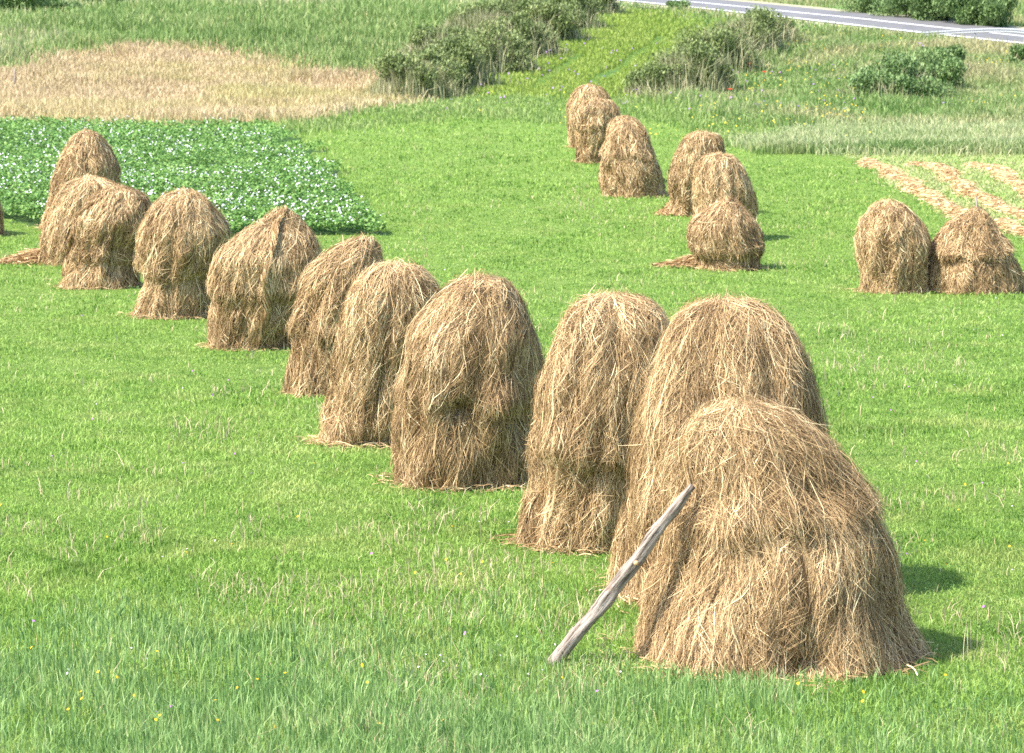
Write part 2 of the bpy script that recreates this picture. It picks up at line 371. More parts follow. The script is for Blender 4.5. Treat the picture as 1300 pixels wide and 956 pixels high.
    def strands(n, z0, z1, horiz=False):
        capf = ztier is not None and z0 > ztier-0.1
        ph = r.uniform(0, 2*np.pi, n); fr = r.random(n) < 0.55; ph = np.where(fr, -np.pi/2+r.normal(0, 0.95, n), ph)
        rr_ = np.interp(s, s, T[:, 2])+0.05; cdf = np.cumsum(rr_); cdf /= cdf[-1]
        v = np.interp(r.random(n), cdf, np.arange(NV)/(NV-1)); zz = np.interp(v*(NV-1), np.arange(NV), T[:, 0])
        if horiz: z_sel = np.abs(zz-(ztier-0.02)) < 0.09
        else: z_sel = (zz <= z1) & (zz >= z0)
        for (hp, hz, hw, hh, hd) in HO: z_sel = z_sel & ~((((((ph-hp+np.pi) % (2*np.pi)-np.pi)*0.75/hw)**2+((zz-hz-0.05)/hh)**2) < 1.2) & (r.random(len(ph)) < 0.93))
        ph, v, zz = ph[z_sel], v[z_sel], zz[z_sel]; n = len(ph)
        lk = r.random(n) < 0.6; nc = max(8, n//16); ci = r.integers(0, nc, n); src = r.integers(0, n, nc)
        rloc = np.maximum(np.interp(v*(NV-1), np.arange(NV), T[:, 2]), 0.15)
        gph, gv = ph[src][ci], v[src][ci]; lw = r.uniform(0.008, 0.04, nc)[ci]
        if not horiz:
            ph = np.where(lk, gph+r.normal(0, 1, n)*lw/rloc[src][ci], ph); v = np.clip(np.where(lk, gv+r.normal(0, 0.05, n), v), 0, 1); zz = np.interp(v*(NV-1), np.arange(NV), T[:, 0])
        NS = 6; ln = (r.gamma(5, 0.085, n)+0.12)*min(1.0, H/1.7)*(0.72 if Yd > 45 else 1.0)
        x0 = np.cos(ph); y0 = np.sin(ph)
        al = 0.27*noise(x0*2.6+sd, y0*2.6, zz*2.2, seed+20)+0.2*noise(x0*7, y0*7+sd, zz*5, seed+21)+r.normal(0, 0.16, n)
        al = np.where(lk, r.normal(0, 0.3, nc)[ci]+al*0.75, al); wild = r.random(n) < np.where(lk, 0.02, 0.13); al = np.where(wild, r.normal(0, 1.1, n), al)
        top = np.interp(v*(NV-1), np.arange(NV), T[:, 2]) < 0.4
        al = np.where(top, al+r.normal(0, 0.45, n), al)
        if horiz: al = np.sign(r.normal(0, 1, n))*r.normal(1.15, 0.3, n)
        cur = r.normal(0, 0.15, n)
        lift0 = r.uniform(-0.012, 0.035, n)*shag+np.where(lk, r.uniform(-0.01, 0.035, nc)[ci], 0); tipl = np.abs(r.normal(0, 0.022, n))*shag; fly = r.random(n) < np.where(v < 0.12, 0.08, 0.03); tipl = np.where(fly, tipl+r.uniform(0.02, 0.09, n), tipl)
        pos = []; nrm = []
        php, vp = ph.copy(), v-0.5*ln/L*np.cos(al)
        php = php-0.5*ln*np.sin(al)/np.maximum(np.interp(v*(NV-1), np.arange(NV), T[:, 2]), 0.25)
        if ztier is not None and not horiz:
            te = ztier-wob(x0*0.9, y0*0.9)
            if capf: vp = vp-np.maximum(te-r.uniform(-0.03, 0.13, n)-(zz-0.5*ln*np.cos(al)), 0)/L
            else: vp = vp+np.maximum((zz+0.5*ln*np.cos(al))-(te-r.uniform(0.0, 0.08, n)), 0)/L
        neg = vp < 0.0; vp = np.where(neg, np.abs(vp)*0.5, vp)
        for j in range(NS):
            p, nn = frame(php, np.clip(vp, 0.002, 0.999), capf); u = j/(NS-1)
            over = np.maximum(vp-0.985, 0)*L
            p = p+nn*(lift0+tipl*(2*u-1)**2+0.01*np.sin(u*9+ph*50))[:, None]
            p[:, 2] = np.maximum(p[:, 2], gz-0.03+0.0*over)
            pos.append(p); nrm.append(nn)
            rc = np.maximum(np.interp(np.clip(vp, 0, 1)*(NV-1), np.arange(NV), T[:, 2]), 0.25)
            st = ln/(NS-1); php = php+st*np.sin(al)/rc; vp = vp+st*np.cos(al)/L; al = al+cur/(NS-1)
        pos = np.stack(pos, 1); nrm = np.stack(nrm, 1)
        tg = np.gradient(pos, axis=1); tg /= np.linalg.norm(tg, axis=-1, keepdims=True)+1e-9
        sidev = np.cross(tg, nrm); sidev /= np.linalg.norm(sidev, axis=-1, keepdims=True)+1e-9
        tw = r.normal(0, 0.5, n)[:, None, None]
        sidev = sidev*np.cos(tw)+nrm*np.sin(tw)
        w = np.maximum(0.0029, 0.42/pxm)*r.uniform(0.45, 1.7, n); prof = np.array([0.6, 1, 1, 1, .9, .35])
        hw = (w[:, None]*prof[None])[..., None]*0.5*sidev
        V = np.stack([pos-hw, pos+hw], 2).reshape(-1, 3)           # n,NS,2
        i = (np.arange(n)*NS*2)[:, None]+np.arange(NS-1)[None]*2
        q = np.stack([i, i+1, i+3, i+2], -1).reshape(-1, 4)
        tone = np.clip(0.50+tonesh+0.29*r.normal(0, 1, n)+np.where(lk, r.normal(0, .12, nc)[ci], 0)+0.16*noise(x0*4, y0*4, zz*3, seed+30), 0, 1)
        return V, q, np.repeat(tone, NS*2)
    area = 2*np.pi*T[:, 2].mean()*L*0.9; N = int(min(70000, area*pxm*pxm/(0.45*min(1, H/1.7)*pxm*0.45)*6.0))
    def layer(nm, z0, z1, extra, par):
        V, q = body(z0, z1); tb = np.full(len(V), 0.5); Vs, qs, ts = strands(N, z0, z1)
        VV = [V, Vs]; qq = [q, qs+len(V)]; tt = [tb, ts]; nb = len(V)+len(Vs)
        if extra:
            Vh, qh, th = strands(N, z0, z1, True)
            kk = (len(Vh)//12)//2*12; Vh, qh, th = Vh[:kk], qh[:kk//12*5], th[:kk]
            VV.append(Vh); qq.append(qh+nb); tt.append(th)
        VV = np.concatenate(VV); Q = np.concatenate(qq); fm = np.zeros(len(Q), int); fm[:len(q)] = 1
        return mesh_obj(nm, VV, [Q], [M_HAY, M_HAYSHADE], parent=par, tone=np.concatenate(tt), fmat=fm, origin=root)
    if parent is None:
        o = layer('haystack', gz-1, zt+1, False, None); tag(o, label, 'haystack', group)
    else:
        if ztier is not None:
            layer('hay_cap', ztier-0.03, zt+1, False, parent); layer('hay_skirt', gz-1, ztier+0.06, True, parent)
        else: layer('hay_body', gz-1, zt+1, False, parent)
    # ropes of twisted hay
    if twist:
        for path in twist:
            PP = []
            for (x, y) in path:
                X, Z = px2plane(x, y, Yc-0.2)
                vv = np.interp(-Z, -T[:, 0], np.arange(NV)/(NV-1)); rx = np.interp(vv*(NV-1), np.arange(NV), T[:, 2]); cx = np.interp(vv*(NV-1), np.arange(NV), T[:, 1])
                c = np.clip((X-cx)/max(rx, 0.05), -0.98, 0.98); phi = -np.arccos(c)
                p, nn = frame(np.array([phi]), np.array([vv])); PP.append(p[0]+nn[0]*0.085)
            PP = np.array(PP); Q = resample_lin(PP, 24)
            V, q, tn = rope(Q, 0.05, r, 420, max(0.0042, 0.8/pxm))
            mesh_obj('hay_twist', V, [q], M_HAY, parent=parent, tone=tn, origin=root)
    if tail:
        (x0, y0), (x1, y1), wd = tail
        a = np.array(px2ground(x0, y0)); b = np.array(px2ground(x1, y1)); n = 2600
        t = r.random(n); hw = wd*(0.25+0.75*t)
        cen = a+(b-a)*t[:, None]; X = cen[:, 0]+r.normal(0, 0.10, n); Y = cen[:, 1]+r.normal(0, 1, n)*hw*0.45
        hh = np.maximum(0.02, 0.26*t*np.exp(-((Y-cen[:, 1])/hw)**2))*r.random(n)+0.03
        Z = ground_z(X, Y)+hh
        V, q, tn = loose(X, Y, Z, r, 0.32, max(0.005, 0.8/pxm), math.atan2(b[1]-a[1], b[0]-a[0]))
        mesh_obj('fallen_hay', V, [q], M_HAY, parent=parent, tone=tn, origin=root)
    STACK_FOOT.append((root[0], root[1], float(T[-1, 2])+0.02, ky))
    return dict(root=root, T=T, Yc=Yc, frame=frame, NV=NV, gz=gz, parent=parent)
def resample_lin(P, n):
    d = np.concatenate([[0], np.cumsum(np.linalg.norm(np.diff(P, axis=0), axis=1))]); t = np.linspace(0, d[-1], n)
    return np.stack([np.interp(t, d, P[:, i]) for i in range(3)], 1)
def ribbon(pos, w, tone, r):
    n, NS, _ = pos.shape; tg = np.gradient(pos, axis=1); up = r.normal(0, 1, (n, 1, 3)); sd = np.cross(tg, up); sd /= np.linalg.norm(sd, axis=-1, keepdims=True)+1e-9
    hw = sd*(w*0.5)[:, None, None]; V = np.stack([pos-hw, pos+hw], 2).reshape(-1, 3)
    i = (np.arange(n)*NS*2)[:, None]+np.arange(NS-1)[None]*2
    return V, np.stack([i, i+1, i+3, i+2], -1).reshape(-1, 4), np.repeat(tone, NS*2)
def rope(Q, rad, r, n, w):
    m = len(Q); NS = 7; t0 = r.uniform(0, 0.85, n); a0 = r.uniform(0, 2*np.pi, n); out = []
    for j in range(NS):
        t = np.clip(t0+j/(NS-1)*0.22, 0, 1)*(m-1); i0 = np.clip(t.astype(int), 0, m-2); f = (t-i0)[:, None]
        p = Q[i0]*(1-f)+Q[i0+1]*f; a = a0+j*0.5; rr = rad*r.uniform(0.6, 1.15, n)
        out.append(p+np.stack([np.cos(a)*rr, np.sin(a)*rr*0.7, np.sin(a*1.3)*rr*0.3], 1))
    return ribbon(np.stack(out, 1), np.full(n, w)*r.uniform(.7, 1.4, n), np.clip(0.5+r.normal(0, .2, n), 0, 1), r)
def loose(X, Y, Z, r, ln, w, ang=None):
    n = len(X); NS = 4; a = r.uniform(0, 2*np.pi, n) if ang is None else ang+r.normal(0, 0.6, n); el = r.normal(0, 0.10, n); l = ln*r.uniform(0.5, 1.3, n); out = []
    bend = r.normal(0, 0.5, n)
    for j in range(NS):
        u = j/(NS-1)-0.5; aa = a+bend*u
        out.append(np.stack([X+np.cos(aa)*l*u, Y+np.sin(aa)*l*u, Z+el*l*u-0.06*l*(2*u)**2], 1))
    return ribbon(np.stack(out, 1), np.full(n, w)*r.uniform(.6, 1.4, n), np.clip(0.55+r.normal(0, .22, n), 0, 1), r)

GA = 'haystacks of the long diagonal row'; GB = 'haystacks of the far right-hand row'; GC = 'pair of haystacks by the mown field'
S = []
# long row, from the nearest one back
FR = make_stack([(508,918,962),(516,903,990),(530,886,1018),(555,876,1046),(580,870,1066),(610,868,1086),(640,864,1106),(680,858,1124),(710,850,1134),(740,838,1136),(780,824,1140),(820,815,1155),(856,810,1170)], 858,
    'nearest and lowest haystack, wide slumped heap with a grey pole leaning on it', seed=1, tier=648, ky=0.9, shag=1.25, holes=[(1026,828,0.10,0.10,0.16),(1000,845,0.05,0.1,0.12),(1048,640,0.12,0.07,0.10)])
make_stack([(377,885,955),(384,868,985),(400,850,1005),(425,837,1022),(460,826,1036),(500,815,1044),(540,807,1048),(580,802,1046),(620,797,1044),(660,790,1044),(700,782,1046),(768,770,1052)], 768,
    'tallest haystack of the long row, rounded and smooth, directly behind the nearest slumped one', seed=2, ky=0.9)
make_stack([(371,745,808),(378,728,832),(400,710,852),(430,700,858),(460,690,858),(500,681,852),(550,677,842),(580,679,832),(620,678,822),(650,670,816),(680,660,810),(698,655,806)], 698,
    'tall haystack with a flared foot and a half-length cap, just left of the tallest', seed=3, tier=566, ky=0.92)
make_stack([(348,590,640),(355,573,655),(371,557,668),(390,540,676),(411,520,683),(440,510,690),(470,508,688),(500,505,680),(534,504,677),(575,502,674),(620,500,672)], 620,
    'upright two-tier haystack with a dark hole under its cap, mid long row', seed=4, tier=502, ky=0.92, holes=[(584,516,0.14,0.075,0.32),(604,610,0.05,0.10,0.10)])
make_stack([(331,480,520),(338,463,536),(350,449,546),(371,437,556),(400,429,558),(440,421,552),(480,418,540),(520,412,530),(545,407,524),(568,400,518)], 568,
    'narrow haystack with foot spread to the left, beside the one with the dark hole', seed=5, tier=535, ky=0.95, holes=[(480,560,0.07,0.06,0.12)])
make_stack([(299,455,474),(304,440,480),(313,420,486),(330,396,490),(350,382,488),(375,375,478),(400,371,470),(450,369,462),(503,367,458)], 503,
    'haystack with a lopsided peak pointing right over a bulging flat side, in the long row', seed=6, tier=420, ky=0.95)
make_stack([(263,350,364),(270,342,374),(283,318,386),(297,293,398),(318,272,408),(350,269,404),(385,271,392),(420,270,382),(443,267,376)], 443,
    'haystack with a pointed top and a twisted rope of hay hanging down its front', seed=7, tier=362, ky=0.95,
    twist=[[(363,262),(356,272),(350,288),(345,310),(343,345),(338,385),(334,430)]], )
make_stack([(239,225,248),(245,208,264),(262,190,279),(285,178,290),(312,173,290),(335,175,276),(352,180,268),(375,176,271),(405,167,270)], 405,
    'squat haystack with a round cap tied off above a straight skirt, long row', seed=8, tier=340, ky=0.95)
make_stack([(234,136,166),(243,122,183),(258,108,194),(275,96,196),(293,91,190),(312,93,180),(335,90,176),(351,83,175),(366,76,176)], 366,
    'drooping haystack with a hay rope on its left edge, before a paler one', seed=9, tier=320, ky=0.95,
    twist=[[(122,255),(104,275),(97,300),(92,325),(86,350)]])
make_stack([(221,98,130),(230,84,148),(245,73,158),(262,64,160),(285,55,158),(300,51,154),(320,49,148),(338,44,140)], 338,
    'pale haystack trailing loose hay left over the grass, near the far end of the row', seed=10, ky=0.95, tail=[(0,336),(58,334),0.5], shag=0.9)
make_stack([(164,98,124),(170,93,131),(180,84,139),(190,79,146),(208,72,155),(228,67,153),(248,63,150),(275,58,150),(292,55,150)], 292,
    'farthest haystack of the long row, rounded top against the white-flowering potato field', seed=11, ky=0.95)
make_stack([(232,-52,-28),(240,-66,-12),(258,-76,-2),(280,-80,2),(300,-82,1)], 300,
    'haystack almost wholly cut off by the left edge of the picture', seed=24, ky=0.95)
for g in COL.objects:
    if g.get('category') == 'haystack' and not g.get('group'): g['group'] = GA
# right-hand row
make_stack([(106,738,758),(110,731,766),(118,725,773),(130,721,775),(150,721,775),(170,723,772),(192,722,770)], 190,
    'farthest haystack of all, its dark top peeping over the narrow upright one in front', seed=12, ky=0.9, yoff=1.2)
make_stack([(123,750,770),(127,740,779),(136,731,786),(150,728,787),(168,729,785),(185,731,781),(208,731,778)], 208,
    'narrow upright haystack covering the farthest one, with ragged dark clumps halfway up', seed=13, tier=160, ky=0.95)
make_stack([(146,782,804),(150,775,812),(160,770,818),(180,768,822),(210,768,822),(238,768,820)], 236,
    'haystack almost hidden behind the one with slanting bands, only its crown showing', seed=14, ky=0.9, yoff=1.0)
make_stack([(152,786,808),(156,778,815),(166,771,823),(182,766,829),(202,762,835),(220,763,839),(238,767,842),(251,768,845)], 251,
    'tall haystack with slanting bands of greenish hay, in the right-hand row', seed=15, tier=196, ky=0.95, tonesh=-0.03)
make_stack([(166,878,906),(170,869,914),(180,862,919),(200,856,921),(225,851,920),(250,850,916),(273,849,912)], 273,
    'dark smooth haystack leaning against a lighter one, small foot of hay kicked out left', seed=16, ky=0.95, tail=[(846,272),(868,262),0.4])
make_stack([(193,903,926),(197,893,936),(208,884,946),(225,880,952),(248,880,956),(275,882,955),(305,884,952)], 305,
    'rounded haystack between the dark smooth one and the lowest one of the right-hand row', seed=17, ky=0.95)
make_stack([(248,914,934),(256,905,941),(265,890,950),(278,878,958),(292,875,964),(310,878,967),(328,884,966),(343,883,966)], 343,
    'lowest and nearest haystack of the right-hand row with a wisp of hay trailing left', seed=18, tier=314, ky=0.95, tail=[(846,338),(895,339),0.5])
for g in COL.objects:
    if g.get('category') == 'haystack' and not g.get('group'): g['group'] = GB
make_stack([(253,1114,1140),(257,1106,1150),(266,1099,1161),(280,1093,1171),(300,1089,1179),(320,1089,1179),(345,1090,1175),(373,1092,1171)], 373,
    'smooth egg-shaped haystack, left one of the pair before the mown field', seed=19, ky=0.95, group=GC)
PR = make_stack([(262,1234,1244),(268,1226,1252),(280,1204,1262),(295,1189,1272),(315,1179,1286),(335,1176,1292),(355,1172,1294),(373,1171,1292)], 373,
    'broad pointed haystack with a stake tip sticking out, right of the egg-shaped one', seed=20, tier=318, ky=0.9, group=GC, tail=[(1318,364),(1285,364),0.5], shag=1.2)

# stake tip of the pointed haystack (the inner rack pole)
M_POLE = None
def wood_mat():
    m, nt = new_mat('weathered grey wood')
    tc = nt.nodes.new('ShaderNodeTexCoord'); mp = nt.nodes.new('ShaderNodeMapping'); mp.inputs['Scale'].default_value = (55, 55, 4); nt.links.new(tc.outputs['Object'], mp.inputs[0])
    n = nt.nodes.new('ShaderNodeTexNoise'); n.inputs['Scale'].default_value = 1.0; n.inputs['Detail'].default_value = 7; n.inputs['Roughness'].default_value = 0.7; nt.links.new(mp.outputs[0], n.inputs['Vector'])
    n2 = nt.nodes.new('ShaderNodeTexNoise'); n2.inputs['Scale'].default_value = 5; n2.inputs['Detail'].default_value = 5; nt.links.new(tc.outputs['Object'], n2.inputs['Vector'])
    c1 = ramp(nt, n.outputs[0], [(0.36, (0.046, 0.031, 0.021)), (0.44, (0.202, 0.158, 0.124)), (0.53, (0.350, 0.295, 0.249)), (0.7, (0.478, 0.414, 0.357))])
    c2 = ramp(nt, n2.outputs[0], [(0.56, (0, 0, 0)), (0.64, (1, 1, 1))])
    c = mixc(nt, c2, c1, mixc(nt, 0.6, c1, (0.22, 0.15, 0.11)))
    finish(nt, c, 0.8, 0.2, 0, n.outputs[0], 0.012); return m
M_POLE = wood_mat()
def tube(name, pts, rads, mat, seg=14, label=None, cat=None, parent=None, rough=0.0, kind=None, group=None, cap=True):
    P = np.array(pts, float); n = len(P); d = P[-1]-P[0]; Ln = np.linalg.norm(d); d /= Ln
    o_ = P[0]; up = np.array([0, 1, 0.]) if abs(d[1]) < 0.9 else np.array([1., 0, 0])
    a = np.cross(d, up); a /= np.linalg.norm(a); b = np.cross(d, a)
    th = np.linspace(0, 2*np.pi, seg, endpoint=False); V = []
    for i in range(n):
        tt = np.dot(P[i]-o_, d); off = P[i]-o_-d*tt; ox, oy = off@a, off@b
        rr = rads[i]*(1+rough*noise(np.cos(th)*2, np.sin(th)*2, tt*5, 77))
        V.append(np.stack([ox+np.cos(th)*rr, oy+np.sin(th)*rr, np.full(seg, tt)], 1))
    V = np.concatenate(V); i = np.arange(n-1)[:, None]*seg+np.arange(seg); j = np.arange(n-1)[:, None]*seg+(np.arange(seg)+1) % seg
    q = np.stack([i, j, j+seg, i+seg], -1).reshape(-1, 4); fs = [q]
    if cap: fs += [np.arange(seg)[None, ::-1], (np.arange(seg)+(n-1)*seg)[None]]
    o = mesh_obj(name, V, fs, mat, smooth=True, parent=parent)
    import mathutils
    M = mathutils.Matrix(((a[0], b[0], d[0], o_[0]), (a[1], b[1], d[1], o_[1]), (a[2], b[2], d[2], o_[2]), (0, 0, 0, 1)))
    if parent is not None: o.matrix_local = mathutils.Matrix.Translation(-parent.location) @ M
    else: o.matrix_world = M
    if label: tag(o, label, cat, group, kind)
    return o
x, z = px2plane(1239, 250, PR['Yc']); x2, z2 = px2plane(1241, 275, PR['Yc'])
tube('stake_tip', [(x2, PR['Yc'], z2), ((x+x2)/2, PR['Yc'], (z+z2)/2), (x, PR['Yc'], z)], [0.03, 0.026, 0.02], M_POLE, 8, parent=PR['parent'])
# the prop pole leaning on the nearest haystack
bx, by = px2ground(697, 842); bx, by = float(bx), float(by); bz = float(ground_z(bx, by))
Yt = FR['Yc']-0.28
tx, tz = px2plane(881, 618, Yt)
A = np.array([bx, by, bz-0.03]); B = np.array([float(tx), Yt, float(tz)])
n = 44; t = np.linspace(0, 1, n); PP = A+(B-A)*t[:, None]; dirn = (B-A)/np.linalg.norm(B-A)
PP[:, 0] += 0.007*np.sin(t*5.0)+0.003*np.sin(t*23); PP[:, 2] += 0.008*np.sin(t*7.5+1)
rad = np.interp(t, [0, .03, .12, .4, .62, .78, .9, 1], [0.046, 0.058, 0.064, 0.066, 0.061, 0.055, 0.044, 0.031])*(1+0.05*np.sin(t*37)+0.03*np.sin(t*83)+0.03*np.sin(t*141))*0.73
pole = empty('wooden_pole', tuple(A), 'weathered grey wooden pole propped slantwise against the nearest haystack', 'pole')
tube('shaft', PP, rad, M_POLE, 20, parent=pole, rough=0.24)
M_KNOT = plain_mat('branch knot wood', (0.50, 0.32, 0.17))
kp = A+(B-A)*0.60; kp[0] += 0.022*math.sin(3.0); kp[2] += 0.016*math.sin(5.5)
perp = np.array([0.0, -1, 0.10]); perp /= np.linalg.norm(perp)
tube('branch_knot', [kp+perp*0.03, kp+perp*0.055, kp+perp*0.062], [0.020, 0.017, 0.010], M_KNOT, 10, parent=pole)

# ------------------------------------------------------------------ meadow grass
PE = [P_POTATO, P_DRY, P_CROP, P_MOWN, P_BANK, P_BANKG, P_REED]
def drop_under_stacks(X, Y, f=0.86):
    k = np.ones(len(X), bool)
    for (sx, sy, sr, ky) in STACK_FOOT: k &= ((X-sx)**2+((Y-sy)/ky)**2) > (sr*f)**2
    return X[k], Y[k]
def meadow():
    # bluish taller grass in the lower left foreground, elsewhere short mown regrowth
    X, Y = sample_px(560000, -260, 1560, 132, 1060, None, PE); X, Y = drop_under_stacks(X, Y)
    bl = np.clip((19.0-Y+(-X*0.35)+2.2*noise(X/1.3, Y/1.6, 0, 40))/4.5, 0, 1)         # amount of tall grass
    lush = noise(X/1.6, Y/1.6, 0, 41)*0.5+0.5
    isb = rng.random(len(X)) < bl*0.6*np.clip(0.75+0.6*noise(X/0.5, Y/0.7, 0, 45), 0, 1)
    far = np.clip((Y-45)/60, 0, 1)
    h = rng.uniform(0.03, 0.075, len(X))*(0.6+0.8*lush)*(1+0.9*far); w = np.maximum(0.0045, wmin(Y, 0.95))*rng.uniform(0.7, 1.3, len(X))
    t = np.clip(rng.beta(2.4, 2.4, len(X))*0.8+0.12+0.12*noise(X/3.2, Y/9, 0, 42)+0.24*noise(X/0.35, Y/0.5, 0, 43)+0.22*noise(X/1.0, Y/1.6, 0, 44), 0, 1)
    blades('meadow_grass', X[~isb], Y[~isb], h[~isb], w[~isb], M_GRASS, 0.6, t[~isb], 'short green meadow grass between the haystacks', cat='grass')
    hb = rng.uniform(0.07, 0.20, len(X))*(0.6+0.5*bl)
    blades('tall_meadow_grass', X[isb], Y[isb], hb[isb], w[isb]*1.05, M_BLUE, 0.28, None, 'longer bluish grass in the nearest left corner of the meadow', cat='grass')
    # clover: small leaves lying almost flat in patches
    X, Y = sample_px(230000, -260, 1560, 150, 1060, None, PE); X, Y = drop_under_stacks(X, Y, 0.95)
    nn = noise(X/0.7, Y/1.1, 0, 50)*0.6+noise(X/0.23, Y/0.3, 0, 51)*0.4
    k = nn > -0.02; X, Y = X[k], Y[k]; n = len(X)
    s = np.maximum(0.011, wmin(Y, 1.15))*rng.uniform(0.6, 1.4, n); a = rng.uniform(0, 6.28, n); z = ground_z(X, Y)+rng.uniform(0.012, 0.06, n)
    u = np.stack([np.cos(a), np.sin(a), rng.normal(0, .45, n)], 1)*s[:, None]; v = np.stack([-np.sin(a), np.cos(a), rng.normal(0, .45, n)], 1)*s[:, None]; c = np.stack([X, Y, z], 1)
    V = np.stack([c-u*0.5, c+v*0.5, c+u*0.5, c-v*0.5], 1).reshape(-1, 3); q = np.arange(n*4).reshape(-1, 4)
    tag(mesh_obj('clover', V, [q], M_CLOVER, tone=np.repeat(rng.random(n), 4)), 'low clover and broad weed leaves in the meadow', 'clover', kind='stuff')
    # dead stalks in clusters
    X, Y = sample_px(260000, -260, 1560, 150, 1060, None, PE); X, Y = drop_under_stacks(X, Y)
    nn = noise(X/0.45, Y/0.6, 0, 60)*0.55+noise(X/2.4, Y/5, 0, 61)*0.45
    k = (rng.random(len(X)) < np.clip((nn-0.16)*0.6, 0, 0.16)*(1+0.6*noise(X/0.15, Y/0.15, 0, 62))) | (rng.random(len(X)) < 0.007); X, Y = X[k], Y[k]; n = len(X)
    h = (0.06+rng.gamma(2.0, 0.03, n))*np.where(Y > 40, 0.8, 1); w = np.maximum(0.003, wmin(Y, 0.7))*rng.uniform(0.7, 1.2, n)
    blades('dead_grass', X, Y, h, w, M_STRAWY, 0.42, None, 'straw-coloured dead stalks scattered through the meadow', cat='dead grass')
    # loose hay litter round the stacks
    XX = []; YY = []
    for (sx, sy, sr, ky) in STACK_FOOT:
        m = 330; a = rng.uniform(0, 6.28, m); rr = sr*(0.9+np.abs(rng.normal(0, 0.17, m)))*(1+0.12*noise(np.cos(a)*2+sx, np.sin(a)*2+sy, 0, 8)); XX.append(sx+np.cos(a)*rr); YY.append(sy+np.sin(a)*rr*ky)
    X = np.concatenate(XX); Y = np.concatenate(YY)
    V, q, tn = loose(X, Y, ground_z(X, Y)+rng.uniform(0.01, 0.07, len(X)), rng, 0.16, 0.006)
    tag(mesh_obj('hay_litter', V, [q], M_HAY, tone=tn), 'loose wisps of hay on the grass round the haystack feet', 'hay litter', kind='stuff')
meadow()

# flowers: small discs on short stems
def flowers(name, X, Y, h, s, col, label, z0=0.0):
    n = len(X); a = rng.uniform(0, 6.28, n); m = plain_mat(name, col, 0.6, 0.2, 0.2); Z = ground_z(X, Y)+h+z0
    th = np.linspace(0, 2*np.pi, 7)[:6]; nx = rng.normal(0, .45, n); ny = rng.normal(-0.35, .35, n)
    ring = []
    for k in th:
        dx = np.cos(k+a)*s*0.5; dy = np.sin(k+a)*s*0.5; ring.append(np.stack([X+dx, Y+dy, Z-(nx*dx+ny*dy)], 1))
    V = np.stack(ring+[np.stack([X, Y, Z-s*0.35], 1)], 1).reshape(-1, 3); i = np.arange(n)*7
    f = np.stack([i+k for k in range(6)], 1); t = np.concatenate([np.stack([i+(k+1) % 6, i+k, i+6], 1) for k in range(6)])
    return tag(mesh_obj(name, V, [f, t], m), label, 'flowers', kind='stuff')
def fl_sample(n, x0, x1, r0, r1, clump=None, thr=0.2, poly=None, excl=None):
    X, Y = sample_px(n, x0, x1, r0, r1, poly, excl)
    if clump:
        k = noise(X/clump, Y/clump, 0, 90+n % 17) > thr; X, Y = X[k], Y[k]
    return X, Y
X, Y = fl_sample(150, -200, 1500, 480, 950, 2.0, 0.0, None, PE); X, Y = drop_under_stacks(X, Y, 1.05)
flowers('yellow_flowers', X, Y, rng.uniform(0.08, 0.14, len(X)), np.full(len(X), 0.019), (0.80, 0.50, 0.02), 'tiny yellow hawkbit flowers dotted in the near meadow')
X, Y = fl_sample(600, -200, 1500, 300, 950, 1.4, 0.35, None, PE); X, Y = drop_under_stacks(X, Y, 1.05)
flowers('clover_flowers', X, Y, rng.uniform(0.06, 0.10, len(X)), np.maximum(0.014, wmin(Y, 1.3)), (0.72, 0.68, 0.66), 'tiny white clover flowers in clusters in the meadow')
X, Y = fl_sample(45, -200, 1500, 400, 950, None, 0, None, PE); X, Y = drop_under_stacks(X, Y, 1.05)
flowers('purple_flowers', X, Y, rng.uniform(0.06, 0.11, len(X)), np.full(len(X), 0.02), (0.42, 0.18, 0.50), 'tiny purple clover flowers in the meadow')

